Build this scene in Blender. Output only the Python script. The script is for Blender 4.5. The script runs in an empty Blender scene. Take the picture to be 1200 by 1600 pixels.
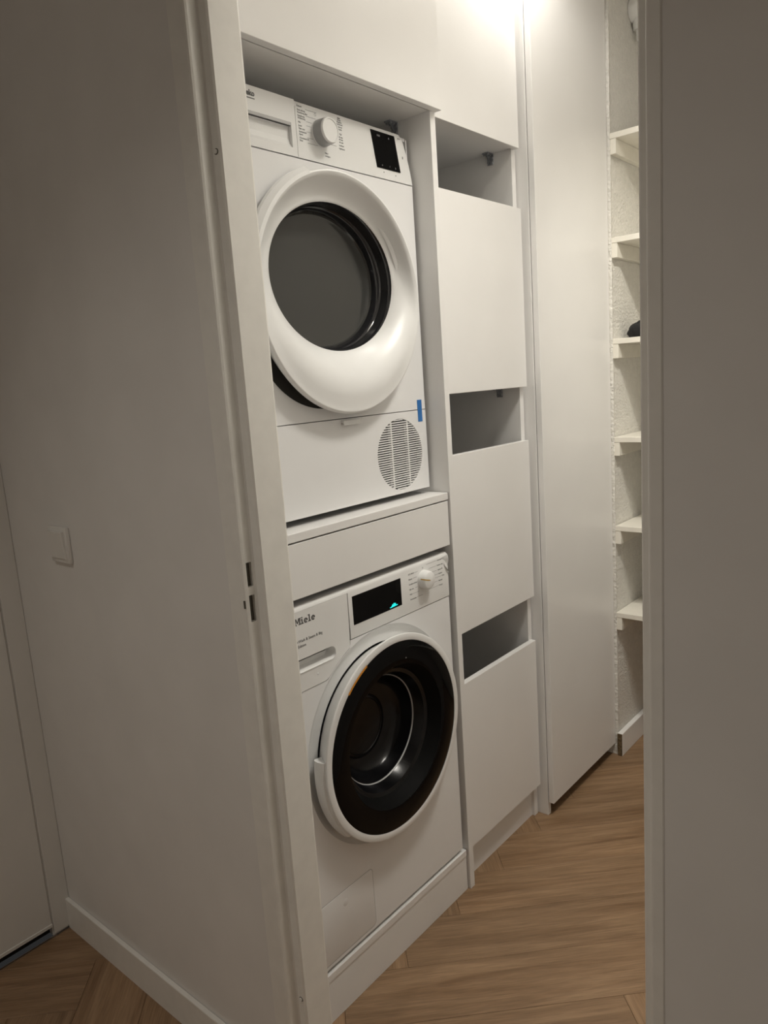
import bpy, bmesh, math, random
from mathutils import Matrix, Vector
random.seed(7)
sc = bpy.context.scene
C = sc.collection
PI = math.pi

# ------------------------------------------------------------------ camera
cam_d = bpy.data.cameras.new('camera')
cam = bpy.data.objects.new('camera', cam_d); C.objects.link(cam)
RIGHT = Vector((0.64257895, -0.76320428, -0.06790820))
DOWN = Vector((-0.17521088, -0.06008051, -0.98269603))
FWD = Vector((0.74591785, 0.64335804, -0.17232817))
m = Matrix.Identity(4)
for i in range(3):
    m[i][0] = RIGHT[i]; m[i][1] = -DOWN[i]; m[i][2] = -FWD[i]
m.translation = (-1.95525, -1.1, 1.42395)
cam.matrix_world = m
cam_d.sensor_fit = 'AUTO'; cam_d.sensor_width = 36.0
cam_d.lens = 1156.52 / 1600.0 * 36.0
cam_d.clip_start = 0.02; cam_d.clip_end = 50
sc.camera = cam

# ------------------------------------------------------------------ world, exposure
w = bpy.data.worlds.new('world'); sc.world = w; w.use_nodes = True
w.node_tree.nodes['Background'].inputs[0].default_value = (0.02, 0.02, 0.02, 1)
w.node_tree.nodes['Background'].inputs[1].default_value = 1.0
sc.view_settings.view_transform = 'Standard'
sc.view_settings.look = 'None'
sc.view_settings.gamma = 1.0
sc.view_settings.use_curve_mapping = False
sc.view_settings.exposure = 0.06

# ------------------------------------------------------------------ closet lamp and added fill lights (fittings are built further down)
LAMP = (-0.10, -0.19, 2.60)
FILL_MID = (-0.45, -0.72, 2.66)
FILL_SHELF = (-0.30, -0.76, 2.60)
FILL_HALL = (-2.30, -0.25, 2.66)
def down_lamp(name, loc, watts, col, radius, full_angle, blend=1.0, aim=None):
    """ceiling lamp or added fill: strongest along its axis (straight down unless aimed), fading towards the rim of its reflector"""
    d = bpy.data.lights.new(name, 'SPOT'); d.energy = watts; d.color = col; d.shadow_soft_size = radius
    d.spot_size = math.radians(full_angle); d.spot_blend = blend
    o = bpy.data.objects.new(name, d); C.objects.link(o); o.location = loc
    if aim: o.rotation_euler = (Vector(aim) - Vector(loc)).to_track_quat('-Z', 'Y').to_euler()
    return o
down_lamp('closet_front_light', LAMP, 7.0, (1.0, 0.96, 0.89), 0.03, 179, 0.45)
down_lamp('closet_fill_light', FILL_MID, 98.0, (1.0, 0.96, 0.88), 0.20, 128)  # fill added out of view to even out the closet fronts
down_lamp('shelf_fill_light', FILL_SHELF, 44.0, (1.0, 0.95, 0.84), 0.03, 62, 0.9, (0.80, -0.25, 1.25))  # unseen spot added to lift the shelf niche
down_lamp('hall_fill_light', FILL_HALL, 42.0, (1.0, 0.94, 0.86), 0.05, 118)  # added fill, out of view, that brightens the hall walls

# ------------------------------------------------------------------ materials
MATS = {}
def mat(name, col, rough=0.5, metal=0.0, spec=0.5, noise=0.0, nscale=40, bump=0.0, bscale=120, emit=None, estr=0.0, coat=0.0, bdist=0.002):
    if name in MATS: return MATS[name]
    M = bpy.data.materials.new(name); M.use_nodes = True
    nt = M.node_tree; b = nt.nodes['Principled BSDF']
    b.inputs['Base Color'].default_value = (*col, 1); b.inputs['Roughness'].default_value = rough
    b.inputs['Metallic'].default_value = metal; b.inputs['Specular IOR Level'].default_value = spec
    b.inputs['Coat Weight'].default_value = coat; b.inputs['Coat Roughness'].default_value = 0.08
    if emit:
        b.inputs['Emission Color'].default_value = (*emit, 1); b.inputs['Emission Strength'].default_value = estr
    tc = nt.nodes.new('ShaderNodeTexCoord')
    if noise:
        n = nt.nodes.new('ShaderNodeTexNoise'); n.inputs['Scale'].default_value = nscale; n.inputs['Detail'].default_value = 4
        nt.links.new(tc.outputs['Object'], n.inputs['Vector'])
        r = nt.nodes.new('ShaderNodeMapRange'); r.inputs[1].default_value = 0.3; r.inputs[2].default_value = 0.7
        r.inputs[3].default_value = 1 - noise; r.inputs[4].default_value = 1 + noise * 0.4
        nt.links.new(n.outputs['Fac'], r.inputs[0])
        mx = nt.nodes.new('ShaderNodeVectorMath'); mx.operation = 'SCALE'; mx.inputs[0].default_value = col
        nt.links.new(r.outputs[0], mx.inputs['Scale']); nt.links.new(mx.outputs[0], b.inputs['Base Color'])
    if bump:
        n2 = nt.nodes.new('ShaderNodeTexNoise'); n2.inputs['Scale'].default_value = bscale; n2.inputs['Detail'].default_value = 5
        nt.links.new(tc.outputs['Object'], n2.inputs['Vector'])
        bp = nt.nodes.new('ShaderNodeBump'); bp.inputs['Strength'].default_value = bump; bp.inputs['Distance'].default_value = bdist
        nt.links.new(n2.outputs['Fac'], bp.inputs['Height']); nt.links.new(bp.outputs[0], b.inputs['Normal'])
    MATS[name] = M
    return M
PAINT = mat('wall_paint', (.81, .79, .76), .6, noise=.04, nscale=6, bump=.15, bscale=220, bdist=.0008)
CEIL = mat('ceiling_paint', (.86, .84, .81), .8, noise=.03, bump=.2, bscale=120)
PLASTER = mat('rough_plaster', (.80, .78, .73), .75, noise=.06, nscale=60, bump=1.0, bscale=115, bdist=.006)
FRAME = mat('frame_lacquer', (.86, .84, .79), .38, noise=.04, nscale=30, bump=.12, bscale=160, bdist=.0006)
BOARD = mat('white_melamine', (.86, .85, .835), .32, noise=.02, nscale=5, bump=.06, bscale=90, bdist=.0004)
BOARD_IN = mat('white_melamine_inside', (.88, .87, .86), .5, noise=.02, nscale=8)
SHELFW = mat('shelf_white', (.82, .79, .71), .5, noise=.05, nscale=25, bump=.2, bscale=90, bdist=.0008)
ENAMEL = mat('appliance_enamel', (.85, .85, .85), .28, noise=.015, nscale=10)
PLASTIC = mat('appliance_plastic', (.84, .84, .83), .34, noise=.015, nscale=14)
PLAST_GREY = mat('grey_plastic', (.50, .50, .50), .35, noise=.04)
BLACKG = mat('black_glass', (.003, .003, .0035), .05, spec=.12, noise=.1)
SMOKE = mat('smoked_glass', (.058, .058, .055), .07, spec=.5, noise=.05, nscale=6)
SMOKE_D = mat('smoked_glass_dark', (.018, .018, .02), .08, spec=.6, noise=.05)
BOWL = mat('dark_porthole_glass', (.005, .005, .006), .20, spec=.32, noise=.2, nscale=12)
STEEL = mat('brushed_steel', (.55, .55, .56), .3, metal=1, noise=.1, nscale=60)
ZINC = mat('zinc_steel', (.42, .43, .46), .35, metal=.8, noise=.2, nscale=90)
PRINT = mat('grey_print', (.12, .12, .12), .6, noise=.05)
PRINTL = mat('pale_grey_print', (.30, .30, .30), .6, noise=.05)
ORANGE = mat('orange_print', (.75, .30, .03), .5, noise=.1)
OCHRE = mat('ochre_print', (.55, .33, .05), .5, noise=.05)
TAPE = mat('blue_tape', (.03, .17, .48), .5, noise=.08)
CYAN = mat('cyan_light', (.0, .3, .3), .5, noise=.02, emit=(.02, .75, .70), estr=1.0)
DARKGAP = mat('dark_recess', (.02, .018, .015), .8, noise=.2)  # near-black; also paints shade behind the dryer rim and under the hall door
DARKHOLE = mat('strike_pocket', (.10, .09, .07), .7, noise=.2)
RAWEDGE = mat('raw_board_end', (.16, .11, .055), .8, noise=.7, nscale=120)
CLOTH = mat('black_cloth', (.012, .012, .014), .8, noise=.5, nscale=90, bump=.6, bscale=120)
FILM = mat('clear_film', (.85, .86, .86), .12, spec=.8, noise=.05, bump=.7, bscale=80)
SWITCH = mat('switch_plastic', (.80, .78, .74), .3, noise=.02)
DOORP = mat('door_lacquer', (.77, .75, .71), .4, noise=.03, nscale=8, bump=.08, bscale=140, bdist=.0005)
BULB = mat('lit_bulb_glass', (.9, .88, .8), .3, noise=.02, emit=(1, .93, .8), estr=6.0)

def wood():
    M = bpy.data.materials.new('oak_plank'); M.use_nodes = True
    nt = M.node_tree; L = nt.links.new; b = nt.nodes['Principled BSDF']
    tc = nt.nodes.new('ShaderNodeTexCoord'); oi = nt.nodes.new('ShaderNodeObjectInfo')
    add = nt.nodes.new('ShaderNodeVectorMath'); add.operation = 'MULTIPLY_ADD'
    cmb = nt.nodes.new('ShaderNodeCombineXYZ')
    for i, k in enumerate((37.0, 19.0, 11.0)):
        mm = nt.nodes.new('ShaderNodeMath'); mm.operation = 'MULTIPLY'; mm.inputs[1].default_value = k
        L(oi.outputs['Random'], mm.inputs[0]); L(mm.outputs[0], cmb.inputs[i])
    add.inputs[1].default_value = (1, 1, 1); L(tc.outputs['Object'], add.inputs[0]); L(cmb.outputs[0], add.inputs[2])
    def noise(sx, sy, det, dist=0.0, rough=.6):
        mp = nt.nodes.new('ShaderNodeMapping'); mp.inputs['Scale'].default_value = (sx, sy, 1)
        L(add.outputs[0], mp.inputs['Vector'])
        n = nt.nodes.new('ShaderNodeTexNoise'); n.inputs['Scale'].default_value = 1; n.inputs['Detail'].default_value = det
        n.inputs['Distortion'].default_value = dist; n.inputs['Roughness'].default_value = rough
        L(mp.outputs[0], n.inputs['Vector']); return n
    n1 = noise(1.8, 26, 6, 1.0); n2 = noise(14, 260, 3, .2); n3 = noise(1.2, 5, 2)
    r1 = nt.nodes.new('ShaderNodeValToRGB'); e = r1.color_ramp.elements
    e[0].position = .30; e[0].color = (.215, .124, .063, 1); e[1].position = .68; e[1].color = (.37, .238, .136, 1)
    L(n1.outputs['Fac'], r1.inputs[0])
    r2 = nt.nodes.new('ShaderNodeMapRange'); r2.inputs[1].default_value = .35; r2.inputs[2].default_value = .65; r2.inputs[3].default_value = .82; r2.inputs[4].default_value = 1.08
    L(n2.outputs['Fac'], r2.inputs[0])
    r3 = nt.nodes.new('ShaderNodeMapRange'); r3.inputs[1].default_value = .3; r3.inputs[2].default_value = .7; r3.inputs[3].default_value = .86; r3.inputs[4].default_value = 1.1
    L(n3.outputs['Fac'], r3.inputs[0])
    r4 = nt.nodes.new('ShaderNodeMapRange'); r4.inputs[3].default_value = .88; r4.inputs[4].default_value = 1.1
    L(oi.outputs['Random'], r4.inputs[0])
    m1 = nt.nodes.new('ShaderNodeMath'); m1.operation = 'MULTIPLY'; L(r2.outputs[0], m1.inputs[0]); L(r3.outputs[0], m1.inputs[1])
    m2 = nt.nodes.new('ShaderNodeMath'); m2.operation = 'MULTIPLY'; L(m1.outputs[0], m2.inputs[0]); L(r4.outputs[0], m2.inputs[1])
    sc_ = nt.nodes.new('ShaderNodeVectorMath'); sc_.operation = 'SCALE'; L(r1.outputs[0], sc_.inputs[0]); L(m2.outputs[0], sc_.inputs['Scale'])
    L(sc_.outputs[0], b.inputs['Base Color']); b.inputs['Roughness'].default_value = .48
    bp = nt.nodes.new('ShaderNodeBump'); bp.inputs['Strength'].default_value = .25; bp.inputs['Distance'].default_value = .0006
    L(n2.outputs['Fac'], bp.inputs['Height']); L(bp.outputs[0], b.inputs['Normal'])
    return M
OAK = wood()

# ------------------------------------------------------------------ mesh helpers (world coordinates)
class MB:
    def __init__(s): s.bm = bmesh.new()
    def box(s, x0, x1, y0, y1, z0, z1, bev=0.0, seg=1):
        r = bmesh.ops.create_cube(s.bm, size=1.0)
        vs = r['verts']
        for v in vs:
            v.co = Vector(((x0 + x1) / 2 + v.co.x * (x1 - x0), (y0 + y1) / 2 + v.co.y * (y1 - y0), (z0 + z1) / 2 + v.co.z * (z1 - z0)))
        if bev:
            es = {e for v in vs for e in v.link_edges}
            bmesh.ops.bevel(s.bm, geom=list(es), offset=bev, segments=seg, affect='EDGES', profile=.5)
        return s
    def _prism(s, a, b, bev=0.0, seg=1, which='all', mi=0):
        va = [s.bm.verts.new(p) for p in a]; vb = [s.bm.verts.new(p) for p in b]
        n = len(a); fs = []
        fs.append(s.bm.faces.new(va)); fs.append(s.bm.faces.new(vb[::-1]))
        for i in range(n):
            fs.append(s.bm.faces.new((va[i], vb[i], vb[(i + 1) % n], va[(i + 1) % n])))
        bmesh.ops.recalc_face_normals(s.bm, faces=fs)
        for f in fs: f.material_index = mi
        if bev:
            es = list(fs[0].edges) if which == 'front' else list({e for f in fs for e in f.edges})
            bmesh.ops.bevel(s.bm, geom=es, offset=bev, segments=seg, affect='EDGES', profile=.5)
        return s
    def prism_xz(s, poly, y0, y1, bev=0.0, seg=1, which='front'):
        return s._prism([(x, y0, z) for x, z in poly], [(x, y1, z) for x, z in poly], bev, seg, which)
    def prism_xy(s, poly, z0, z1, bev=0.0, seg=1, which='all'):
        return s._prism([(x, y, z1) for x, y in poly], [(x, y, z0) for x, y in poly], bev, seg, which)
    def prism_yz(s, poly, x0, x1, bev=0.0, seg=1, which='all'):
        return s._prism([(x0, y, z) for y, z in poly], [(x1, y, z) for y, z in poly], bev, seg, which)
    def lathe(s, prof, cx, cz, seg=72, a0=0.0, a1=2 * PI, close=False):
        """profile of (radius, y) about the Y axis through (cx, cz)"""
        full = abs(a1 - a0 - 2 * PI) < 1e-6
        n = seg if full else seg + 1
        rows = []
        for i in range(n):
            a = a0 + (a1 - a0) * i / seg
            rows.append([s.bm.verts.new((cx + r * math.cos(a), y, cz + r * math.sin(a))) for r, y in prof])
        P = len(prof); fs = []
        for i in range(seg):
            A = rows[i]; B = rows[(i + 1) % n]
            for j in range(P if close else P - 1):
                k = (j + 1) % P
                fs.append(s.bm.faces.new((A[j], A[k], B[k], B[j])))
        if not full and close:
            fs.append(s.bm.faces.new(rows[0])); fs.append(s.bm.faces.new(rows[-1][::-1]))
        bmesh.ops.remove_doubles(s.bm, verts=[v for r in rows for v in r], dist=1e-6)
        fs = [f for f in fs if f.is_valid]
        return s
    def disc(s, cx, cz, r, y, seg=48, rz=None):
        rz = rz or r
        s.bm.faces.new([s.bm.verts.new((cx + r * math.cos(-2 * PI * i / seg), y, cz + rz * math.sin(-2 * PI * i / seg))) for i in range(seg)])
        return s
    def plate_hole(s, x0, x1, z0, z1, y0, y1, cx, cz, r, seg=96):
        angs = [2 * PI * i / seg for i in range(seg)]
        for (x, z) in ((x0, z0), (x0, z1), (x1, z0), (x1, z1)):
            angs.append(math.atan2(z - cz, x - cx) % (2 * PI))
        angs = sorted(set(round(a, 7) for a in angs))
        def edge(a):
            c, q = math.cos(a), math.sin(a); t = []
            if c > 1e-9: t.append((x1 - cx) / c)
            if c < -1e-9: t.append((x0 - cx) / c)
            if q > 1e-9: t.append((z1 - cz) / q)
            if q < -1e-9: t.append((z0 - cz) / q)
            t = min(t); return cx + c * t, cz + q * t
        R = []
        for a in angs:
            ex, ez = edge(a); ix, iz = cx + r * math.cos(a), cz + r * math.sin(a)
            R.append([s.bm.verts.new(p) for p in ((ix, y0, iz), (ex, y0, ez), (ex, y1, ez), (ix, y1, iz))])
        n = len(R)
        for i in range(n):
            A, B = R[i], R[(i + 1) % n]
            for j in range(4):
                k = (j + 1) % 4
                s.bm.faces.new((A[j], B[j], B[k], A[k]))
        bmesh.ops.recalc_face_normals(s.bm, faces=s.bm.faces)
        return s
    def tube(s, pts, r, seg=8):
        pts = [Vector(p) for p in pts]; rows = []
        for i, p in enumerate(pts):
            d = (pts[min(i + 1, len(pts) - 1)] - pts[max(i - 1, 0)]).normalized()
            u = d.cross(Vector((0, 0, 1)) if abs(d.z) < .9 else Vector((1, 0, 0))).normalized(); v = d.cross(u)
            rows.append([s.bm.verts.new(p + r * (math.cos(2 * PI * k / seg) * u + math.sin(2 * PI * k / seg) * v)) for k in range(seg)])
        for a, b in zip(rows, rows[1:]):
            for k in range(seg): s.bm.faces.new((a[k], a[(k + 1) % seg], b[(k + 1) % seg], b[k]))
        s.bm.faces.new(rows[0][::-1]); s.bm.faces.new(rows[-1])
        return s
    def text(s, body, x, z, y, h, align='LEFT', bold=0.0, depth=.0003, xscale=1.0):
        """flat lettering on a plane facing -Y; h is the capital height"""
        cu = bpy.data.curves.new('t', 'FONT'); cu.body = body; cu.size = h / .70; cu.align_x = align
        cu.resolution_u = 2; cu.offset = bold; cu.extrude = depth
        ob = bpy.data.objects.new('t', cu); C.objects.link(ob)
        dg = bpy.context.evaluated_depsgraph_get()
        me = bpy.data.meshes.new_from_object(ob.evaluated_get(dg))
        vs = [s.bm.verts.new((x + v.co.x * xscale, y - v.co.z, z + v.co.y)) for v in me.vertices]
        for p in me.polygons:
            try: s.bm.faces.new([vs[i] for i in p.vertices])
            except ValueError: pass
        bpy.data.objects.remove(ob); bpy.data.curves.remove(cu); bpy.data.meshes.remove(me)
        return s

BASE = {}
def obj(name, mb, mats, parent=None, smooth=False, kind=None, label=None, angle=35):
    bm = mb.bm
    base = BASE.get(parent.name, Vector((0, 0, 0))) if parent else Vector((0, 0, 0))
    if base.length: bmesh.ops.translate(bm, verts=bm.verts, vec=-base)
    me = bpy.data.meshes.new(name); bm.to_mesh(me); bm.free()
    for q in (mats if isinstance(mats, (list, tuple)) else [mats]): me.materials.append(q)
    if smooth:
        me.polygons.foreach_set('use_smooth', [True] * len(me.polygons)); me.set_sharp_from_angle(angle=math.radians(angle))
    o = bpy.data.objects.new(name, me); C.objects.link(o)
    if parent: o.parent = parent; BASE[o.name] = base
    else: BASE[o.name] = Vector((0, 0, 0))
    if kind: o['kind'] = kind
    if label: o['label'] = label
    return o
def thing(name, label, cat, loc=(0, 0, 0), group=None):
    o = bpy.data.objects.new(name, None); C.objects.link(o); o.location = loc; o.empty_display_size = .05
    o['label'] = label; o['category'] = cat
    if group: o['group'] = group
    BASE[o.name] = Vector(loc)
    return o
def struct(name, mb, m, parent=None, **k): return obj(name, mb, m, parent, kind='structure' if parent is None else None, **k)
def arc(cx, cz, r, a0, a1, n):
    return [(cx + r * math.cos(math.radians(a0 + (a1 - a0) * i / n)), cz + r * math.sin(math.radians(a0 + (a1 - a0) * i / n))) for i in range(n + 1)]
def rrect(x0, x1, z0, z1, r, n=5):
    return arc(x1 - r, z0 + r, r, -90, 0, n) + arc(x1 - r, z1 - r, r, 0, 90, n) + arc(x0 + r, z1 - r, r, 90, 180, n) + arc(x0 + r, z0 + r, r, 180, 270, n)

# ------------------------------------------------------------------ the shell
HX0, HX1 = -2.75, -1.176          # hall, and hall face of the dividing wall
CX0 = -1.078                      # closet face of the dividing wall
YN, YF = -1.75, 0.82              # hall near / far
CYN = -0.98                       # closet wall opposite the cabinets
XB = 0.86                         # wall behind the shelves
ZC = 2.68
floor = struct('floor', MB().box(HX0, XB, YN, YF, -.06, -.012), DARKGAP)
struct('ceiling', MB().box(HX0 - .1, XB + .1, YN - .1, YF + .1, ZC, ZC + .1), CEIL)
struct('wall_left', MB().box(HX1, CX0, -.105, YF, 0, ZC), PAINT)
struct('wall_right', MB().box(-1.1885, CX0, YN, -.815, 0, ZC).box(HX1, CX0, -.815, -.105, 2.17, ZC), PAINT)
struct('wall_rear', MB().box(CX0, .5, .62, YF, 0, ZC), PAINT)
struct('wall_opposite', MB().box(CX0, XB, CYN - .1, CYN, 0, ZC), PAINT)
struct('wall_far', MB().box(XB, XB + .1, CYN - .1, YF, 0, ZC), PLASTER)
struct('wall_near', MB().box(HX0 - .1, HX0, YN - .1, YF + .1, 0, ZC), PAINT)
struct('wall_side', MB().box(HX0, CX0, YN - .1, YN, 0, ZC), PAINT)
# hall wall with the closed door
struct('wall_hall', MB().box(-1.23, HX1 + .05, YF, YF + .1, 0, ZC).box(HX0, -1.23, YF + .03, YF + .1, 0, ZC).box(HX0, -1.23, YF, YF + .03, 2.12, ZC).box(HX0, -2.14, YF, YF + .03, 0, 2.12), PAINT)

# stub wall beside the tall cabinet: rough plastered, ragged front corner
def stub():
    mb = MB(); bm = mb.bm
    x0, x1, y0, y1 = .508, XB, -.043, YF
    zs = [ZC * i / 220 for i in range(221)]
    prev = None
    for i, z in enumerate(zs):
        k = 1.0 if z < .09 else .2
        a = (x0 + random.uniform(-.0015, .002) * k * 1.6, y0 - .0035 + random.uniform(-.0015, .0025) * k * 1.6, z)
        b = (x0 + random.uniform(-.001, .0015), y0 + .012, z)
        c = (x0, y1, z); d = (x0 + .015 + random.uniform(-.003, .003), y0 + random.uniform(-.0006, .0006), z); e = (x1, y0, z)
        row = [bm.verts.new(p) for p in (c, b, a, d, e)]
        if prev:
            for j in range(4): bm.faces.new((prev[j], prev[j + 1], row[j + 1], row[j]))
        prev = row
    bmesh.ops.recalc_face_normals(bm, faces=bm.faces)
    return mb
struct('wall_end', stub(), PLASTER)

# herringbone floor, every plank its own piece (16 x 80 cm)
def clip(poly, x0, x1, y0, y1):
    for ax, lim, sg in ((0, x0, 1), (0, x1, -1), (1, y0, 1), (1, y1, -1)):
        out = []
        for i in range(len(poly)):
            p, q = poly[i], poly[(i + 1) % len(poly)]
            dp, dq = (p[ax] - lim) * sg, (q[ax] - lim) * sg
            if dp >= 0: out.append(p)
            if dp * dq < 0:
                t = dp / (dp - dq); out.append((p[0] + t * (q[0] - p[0]), p[1] + t * (q[1] - p[1])))
        poly = out
        if len(poly) < 3: return []
    return poly
W_, L_ = .16, .80
u0, v0 = -.024, -.0778
S2 = math.sqrt(.5)
def plank(ua, ub, va, vb, along_u):
    g = .0003
    quad = [(ua + g, va + g), (ub - g, va + g), (ub - g, vb - g), (ua + g, vb - g)]
    xy = [((u + v) * S2, (v - u) * S2) for u, v in quad]
    p = clip(xy, HX0, XB, YN, YF)
    if not p: return
    cx = sum(q[0] for q in p) / len(p); cy = sum(q[1] for q in p) / len(p)
    ar = abs(sum(p[i][0] * p[(i + 1) % len(p)][1] - p[(i + 1) % len(p)][0] * p[i][1] for i in range(len(p)))) / 2
    if ar < .0008: return
    ang = -PI / 4 if along_u else PI / 4
    ca, sa = math.cos(-ang), math.sin(-ang)
    loc = [((x - cx) * ca - (y - cy) * sa, (x - cx) * sa + (y - cy) * ca) for x, y in p]
    mb = MB(); dz = random.uniform(-.0003, .0)
    mb.prism_xy(loc, -.0115, dz, .0005, 1, 'front')
    o = obj('plank', mb, OAK, None)
    o.parent = floor; o.location = (cx, cy, 0); o.rotation_euler = (0, 0, ang)
for mm in range(-4, 5):
    for k in range(-26, 27):
        du, dv = W_ * k + L_ * mm, W_ * k - L_ * mm
        plank(u0 + du, u0 + du + L_, v0 + dv, v0 + dv + W_, True)
        plank(u0 + du - W_, u0 + du, v0 + dv, v0 + dv + L_, False)

# door frame round the closet doorway: steel profile, strike pockets in the rebate
def left_jamb():
    mb = MB()
    full = [(-1.19, -.072), (-1.19, -.110), (-1.1885, -.1135), (-1.185, -.115), (-1.168, -.115), (-1.165, -.117), (-1.164, -.132), (-1.161, -.135),
            (-1.103, -.135), (-1.0995, -.1335), (-1.098, -.130), (-1.098, -.105), (-1.176, -.105), (-1.176, -.072)]
    def pocket(xa, xb):
        return full[:4] + [(xa, -.115), (xa, -.107), (xb, -.107), (xb, -.115)] + full[4:]
    zs = [(0, 1.0322, None), (1.0322, 1.0796, (-1.1822, -1.1702)), (1.0796, 1.0944, None), (1.0944, 1.1372, (-1.1822, -1.1702)), (1.1372, 2.17, None)]
    for z0, z1, pk in zs: mb.prism_xy(pocket(*pk) if pk else full, z0, z1)
    return mb
jl = struct('trim_1', left_jamb(), FRAME)
mb = MB()
for z0, z1 in ((1.0322, 1.0796), (1.0944, 1.1372)): mb.box(-1.1822, -1.1702, -.1082, -.1071, z0, z1)
obj('strike_pocket', mb, DARKHOLE, jl, label='dark strike pocket in the rebate')
obj('lip_slot', MB().box(-1.1912, -1.189, -.1125, -.1095, 1.058, 1.072), DARKHOLE, jl)
for z in (1.795, .2755):
    ring_ = [(-.1245 + .0048 * math.cos(2 * PI * q / 20), z + .0048 * math.sin(2 * PI * q / 20)) for q in range(20)]
    bo_ = obj('buffer_hole', MB().prism_yz(ring_, -1.1648, -1.1638), DARKHOLE, jl, label='small round buffer hole in the frame')
    obj('rubber_buffer', MB().prism_yz([(-.1245 + (y + .1245) * .72, z + (zz - z) * .72) for y, zz in ring_], -1.1668, -1.1649), FRAME, bo_, smooth=True)
def right_jamb():
    mb = MB()
    a = [(-1.19 + .004 - .004 * math.sin(t), -.808 - .004 + .004 * math.cos(t)) for t in [PI / 2 * i / 5 for i in range(6)]]
    poly = [(-1.098, -.815), (-1.098, -.7925), (-1.0995, -.791), (-1.162, -.791), (-1.164, -.793), (-1.165, -.806), (-1.168, -.808)] + a + [(-1.19, -.823), (-1.189, -.8245), (-1.176, -.8245), (-1.176, -.815)]
    mb.prism_xy(poly, 0, 2.17)
    return mb
struct('trim_2', right_jamb(), FRAME)
struct('trim_3', MB().box(-1.19, -1.176, -.824, -.072, 2.13, 2.17).box(-1.176, -1.098, -.79, -.115, 2.13, 2.17), FRAME)

# hall baseboard, niche baseboard
struct('baseboard_left', MB().prism_xz([(HX1 - .0012, 0), (HX1 - .0115, 0), (HX1 - .0115, .086), (HX1 - .0105, .088), (HX1 - .0012, .088)], -.075, YF - .006, 0), FRAME)
bb = struct('baseboard_far', MB().box(.5035, XB, -.0635, -.0445, .0, .088, .0015), BOARD)
obj('sawn_end', MB().prism_yz([(-.0625, .001), (-.0475, .0), (-.0455, .03), (-.0455, .086), (-.0625, .0865)], .5005, .5037), RAWEDGE, bb, label='dark raw sawn end of the baseboard')

# hall door with its casing
d1 = struct('door_1', MB().box(-2.10, -1.2305, .8155, .852, .030, 2.10, .002), DOORP)
obj('bottom_rail', MB().box(-2.10, -1.2305, .8125, .8155, .030, .040, .001), DOORP, d1)
struct('trim_4', MB().box(-1.2265, HX1 - .0005, .8145, .8195, .006, 2.115, .0012), DOORP)
struct('trim_5', MB().box(-2.10, -1.1765, .8120, .8145, .0003, .0022), STEEL)
struct('door_gap_shade', MB().box(-2.10, -1.2300, .8400, .8480, .0003, .0290), DARKGAP)  # dark strip painted as the shade in the gap under the door

# ------------------------------------------------------------------ appliance cabinet (washer below, dryer above)
YFR = -.003
ac = thing('appliance_cabinet', 'white built-in cabinet column housing the two stacked laundry machines', 'cabinet', (-.73, .3, 0))
obj('side_panel', MB().box(-1.062, -1.043, YFR, .60, 0, 2.60, .0006), BOARD, ac)
obj('side_panel', MB().box(-.4235, -.4030, -.006, .60, 0, 2.60, .0006), BOARD, ac)
obj('back_panel', MB().box(-1.0428, -.4238, .585, .60, .002, 2.045), BOARD_IN, ac)
obj('shelf', MB().box(-1.0425, -.426, -.001, .584, 1.117, 1.135, .0008), BOARD, ac)
obj('drawer_front', MB().box(-1.0425, -.4268, .0, .018, .998, 1.1135, .0008), BOARD, ac)
obj('plinth_top', MB().box(-1.0425, -.427, .0, .584, .104, .122, .0008), BOARD, ac)
obj('plinth_front', MB().box(-1.0425, -.4265, .002, .020, .0, .1035, .0006), BOARD, ac)
obj('top_panel', MB().box(-1.0428, -.4238, -.0025, .584, 2.0445, 2.0625), BOARD, ac)
obj('upper_door', MB().box(-1.062, -.4045, -.0265, -.0075, 2.043, 2.595, .0008), BOARD, ac)
def bracket(px, py, pz, parent):
    """zinc corner bracket screwed under a panel and to the side panel at its right"""
    mb = MB()
    mb.box(px - .030, px - .001, py - .010, py + .010, pz - .0035, pz - .0005, .0006)
    mb.box(px - .0035, px - .0005, py - .010, py + .010, pz - .030, pz - .001, .0006)
    mb._prism([(px - .024, py - .0012, pz - .003), (px - .003, py - .0012, pz - .003), (px - .003, py - .0012, pz - .024)],
              [(px - .024, py + .0012, pz - .003), (px - .003, py + .0012, pz - .003), (px - .003, py + .0012, pz - .024)])
    for dx in (-.023, -.011):
        for dy in (-.005, .006): mb.tube([(px + dx, py + dy, pz - .003), (px + dx, py + dy, pz - .0075)], .0035, 8)
    for dz in (-.023, -.011):
        for dy in (-.006, .005): mb.tube([(px - .003, py + dy, pz + dz), (px - .0075, py + dy, pz + dz)], .0035, 8)
    return obj('corner_bracket', mb, ZINC, parent, label='grey metal corner bracket')
bracket(-.4238, .10, 2.0443, ac)

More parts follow.
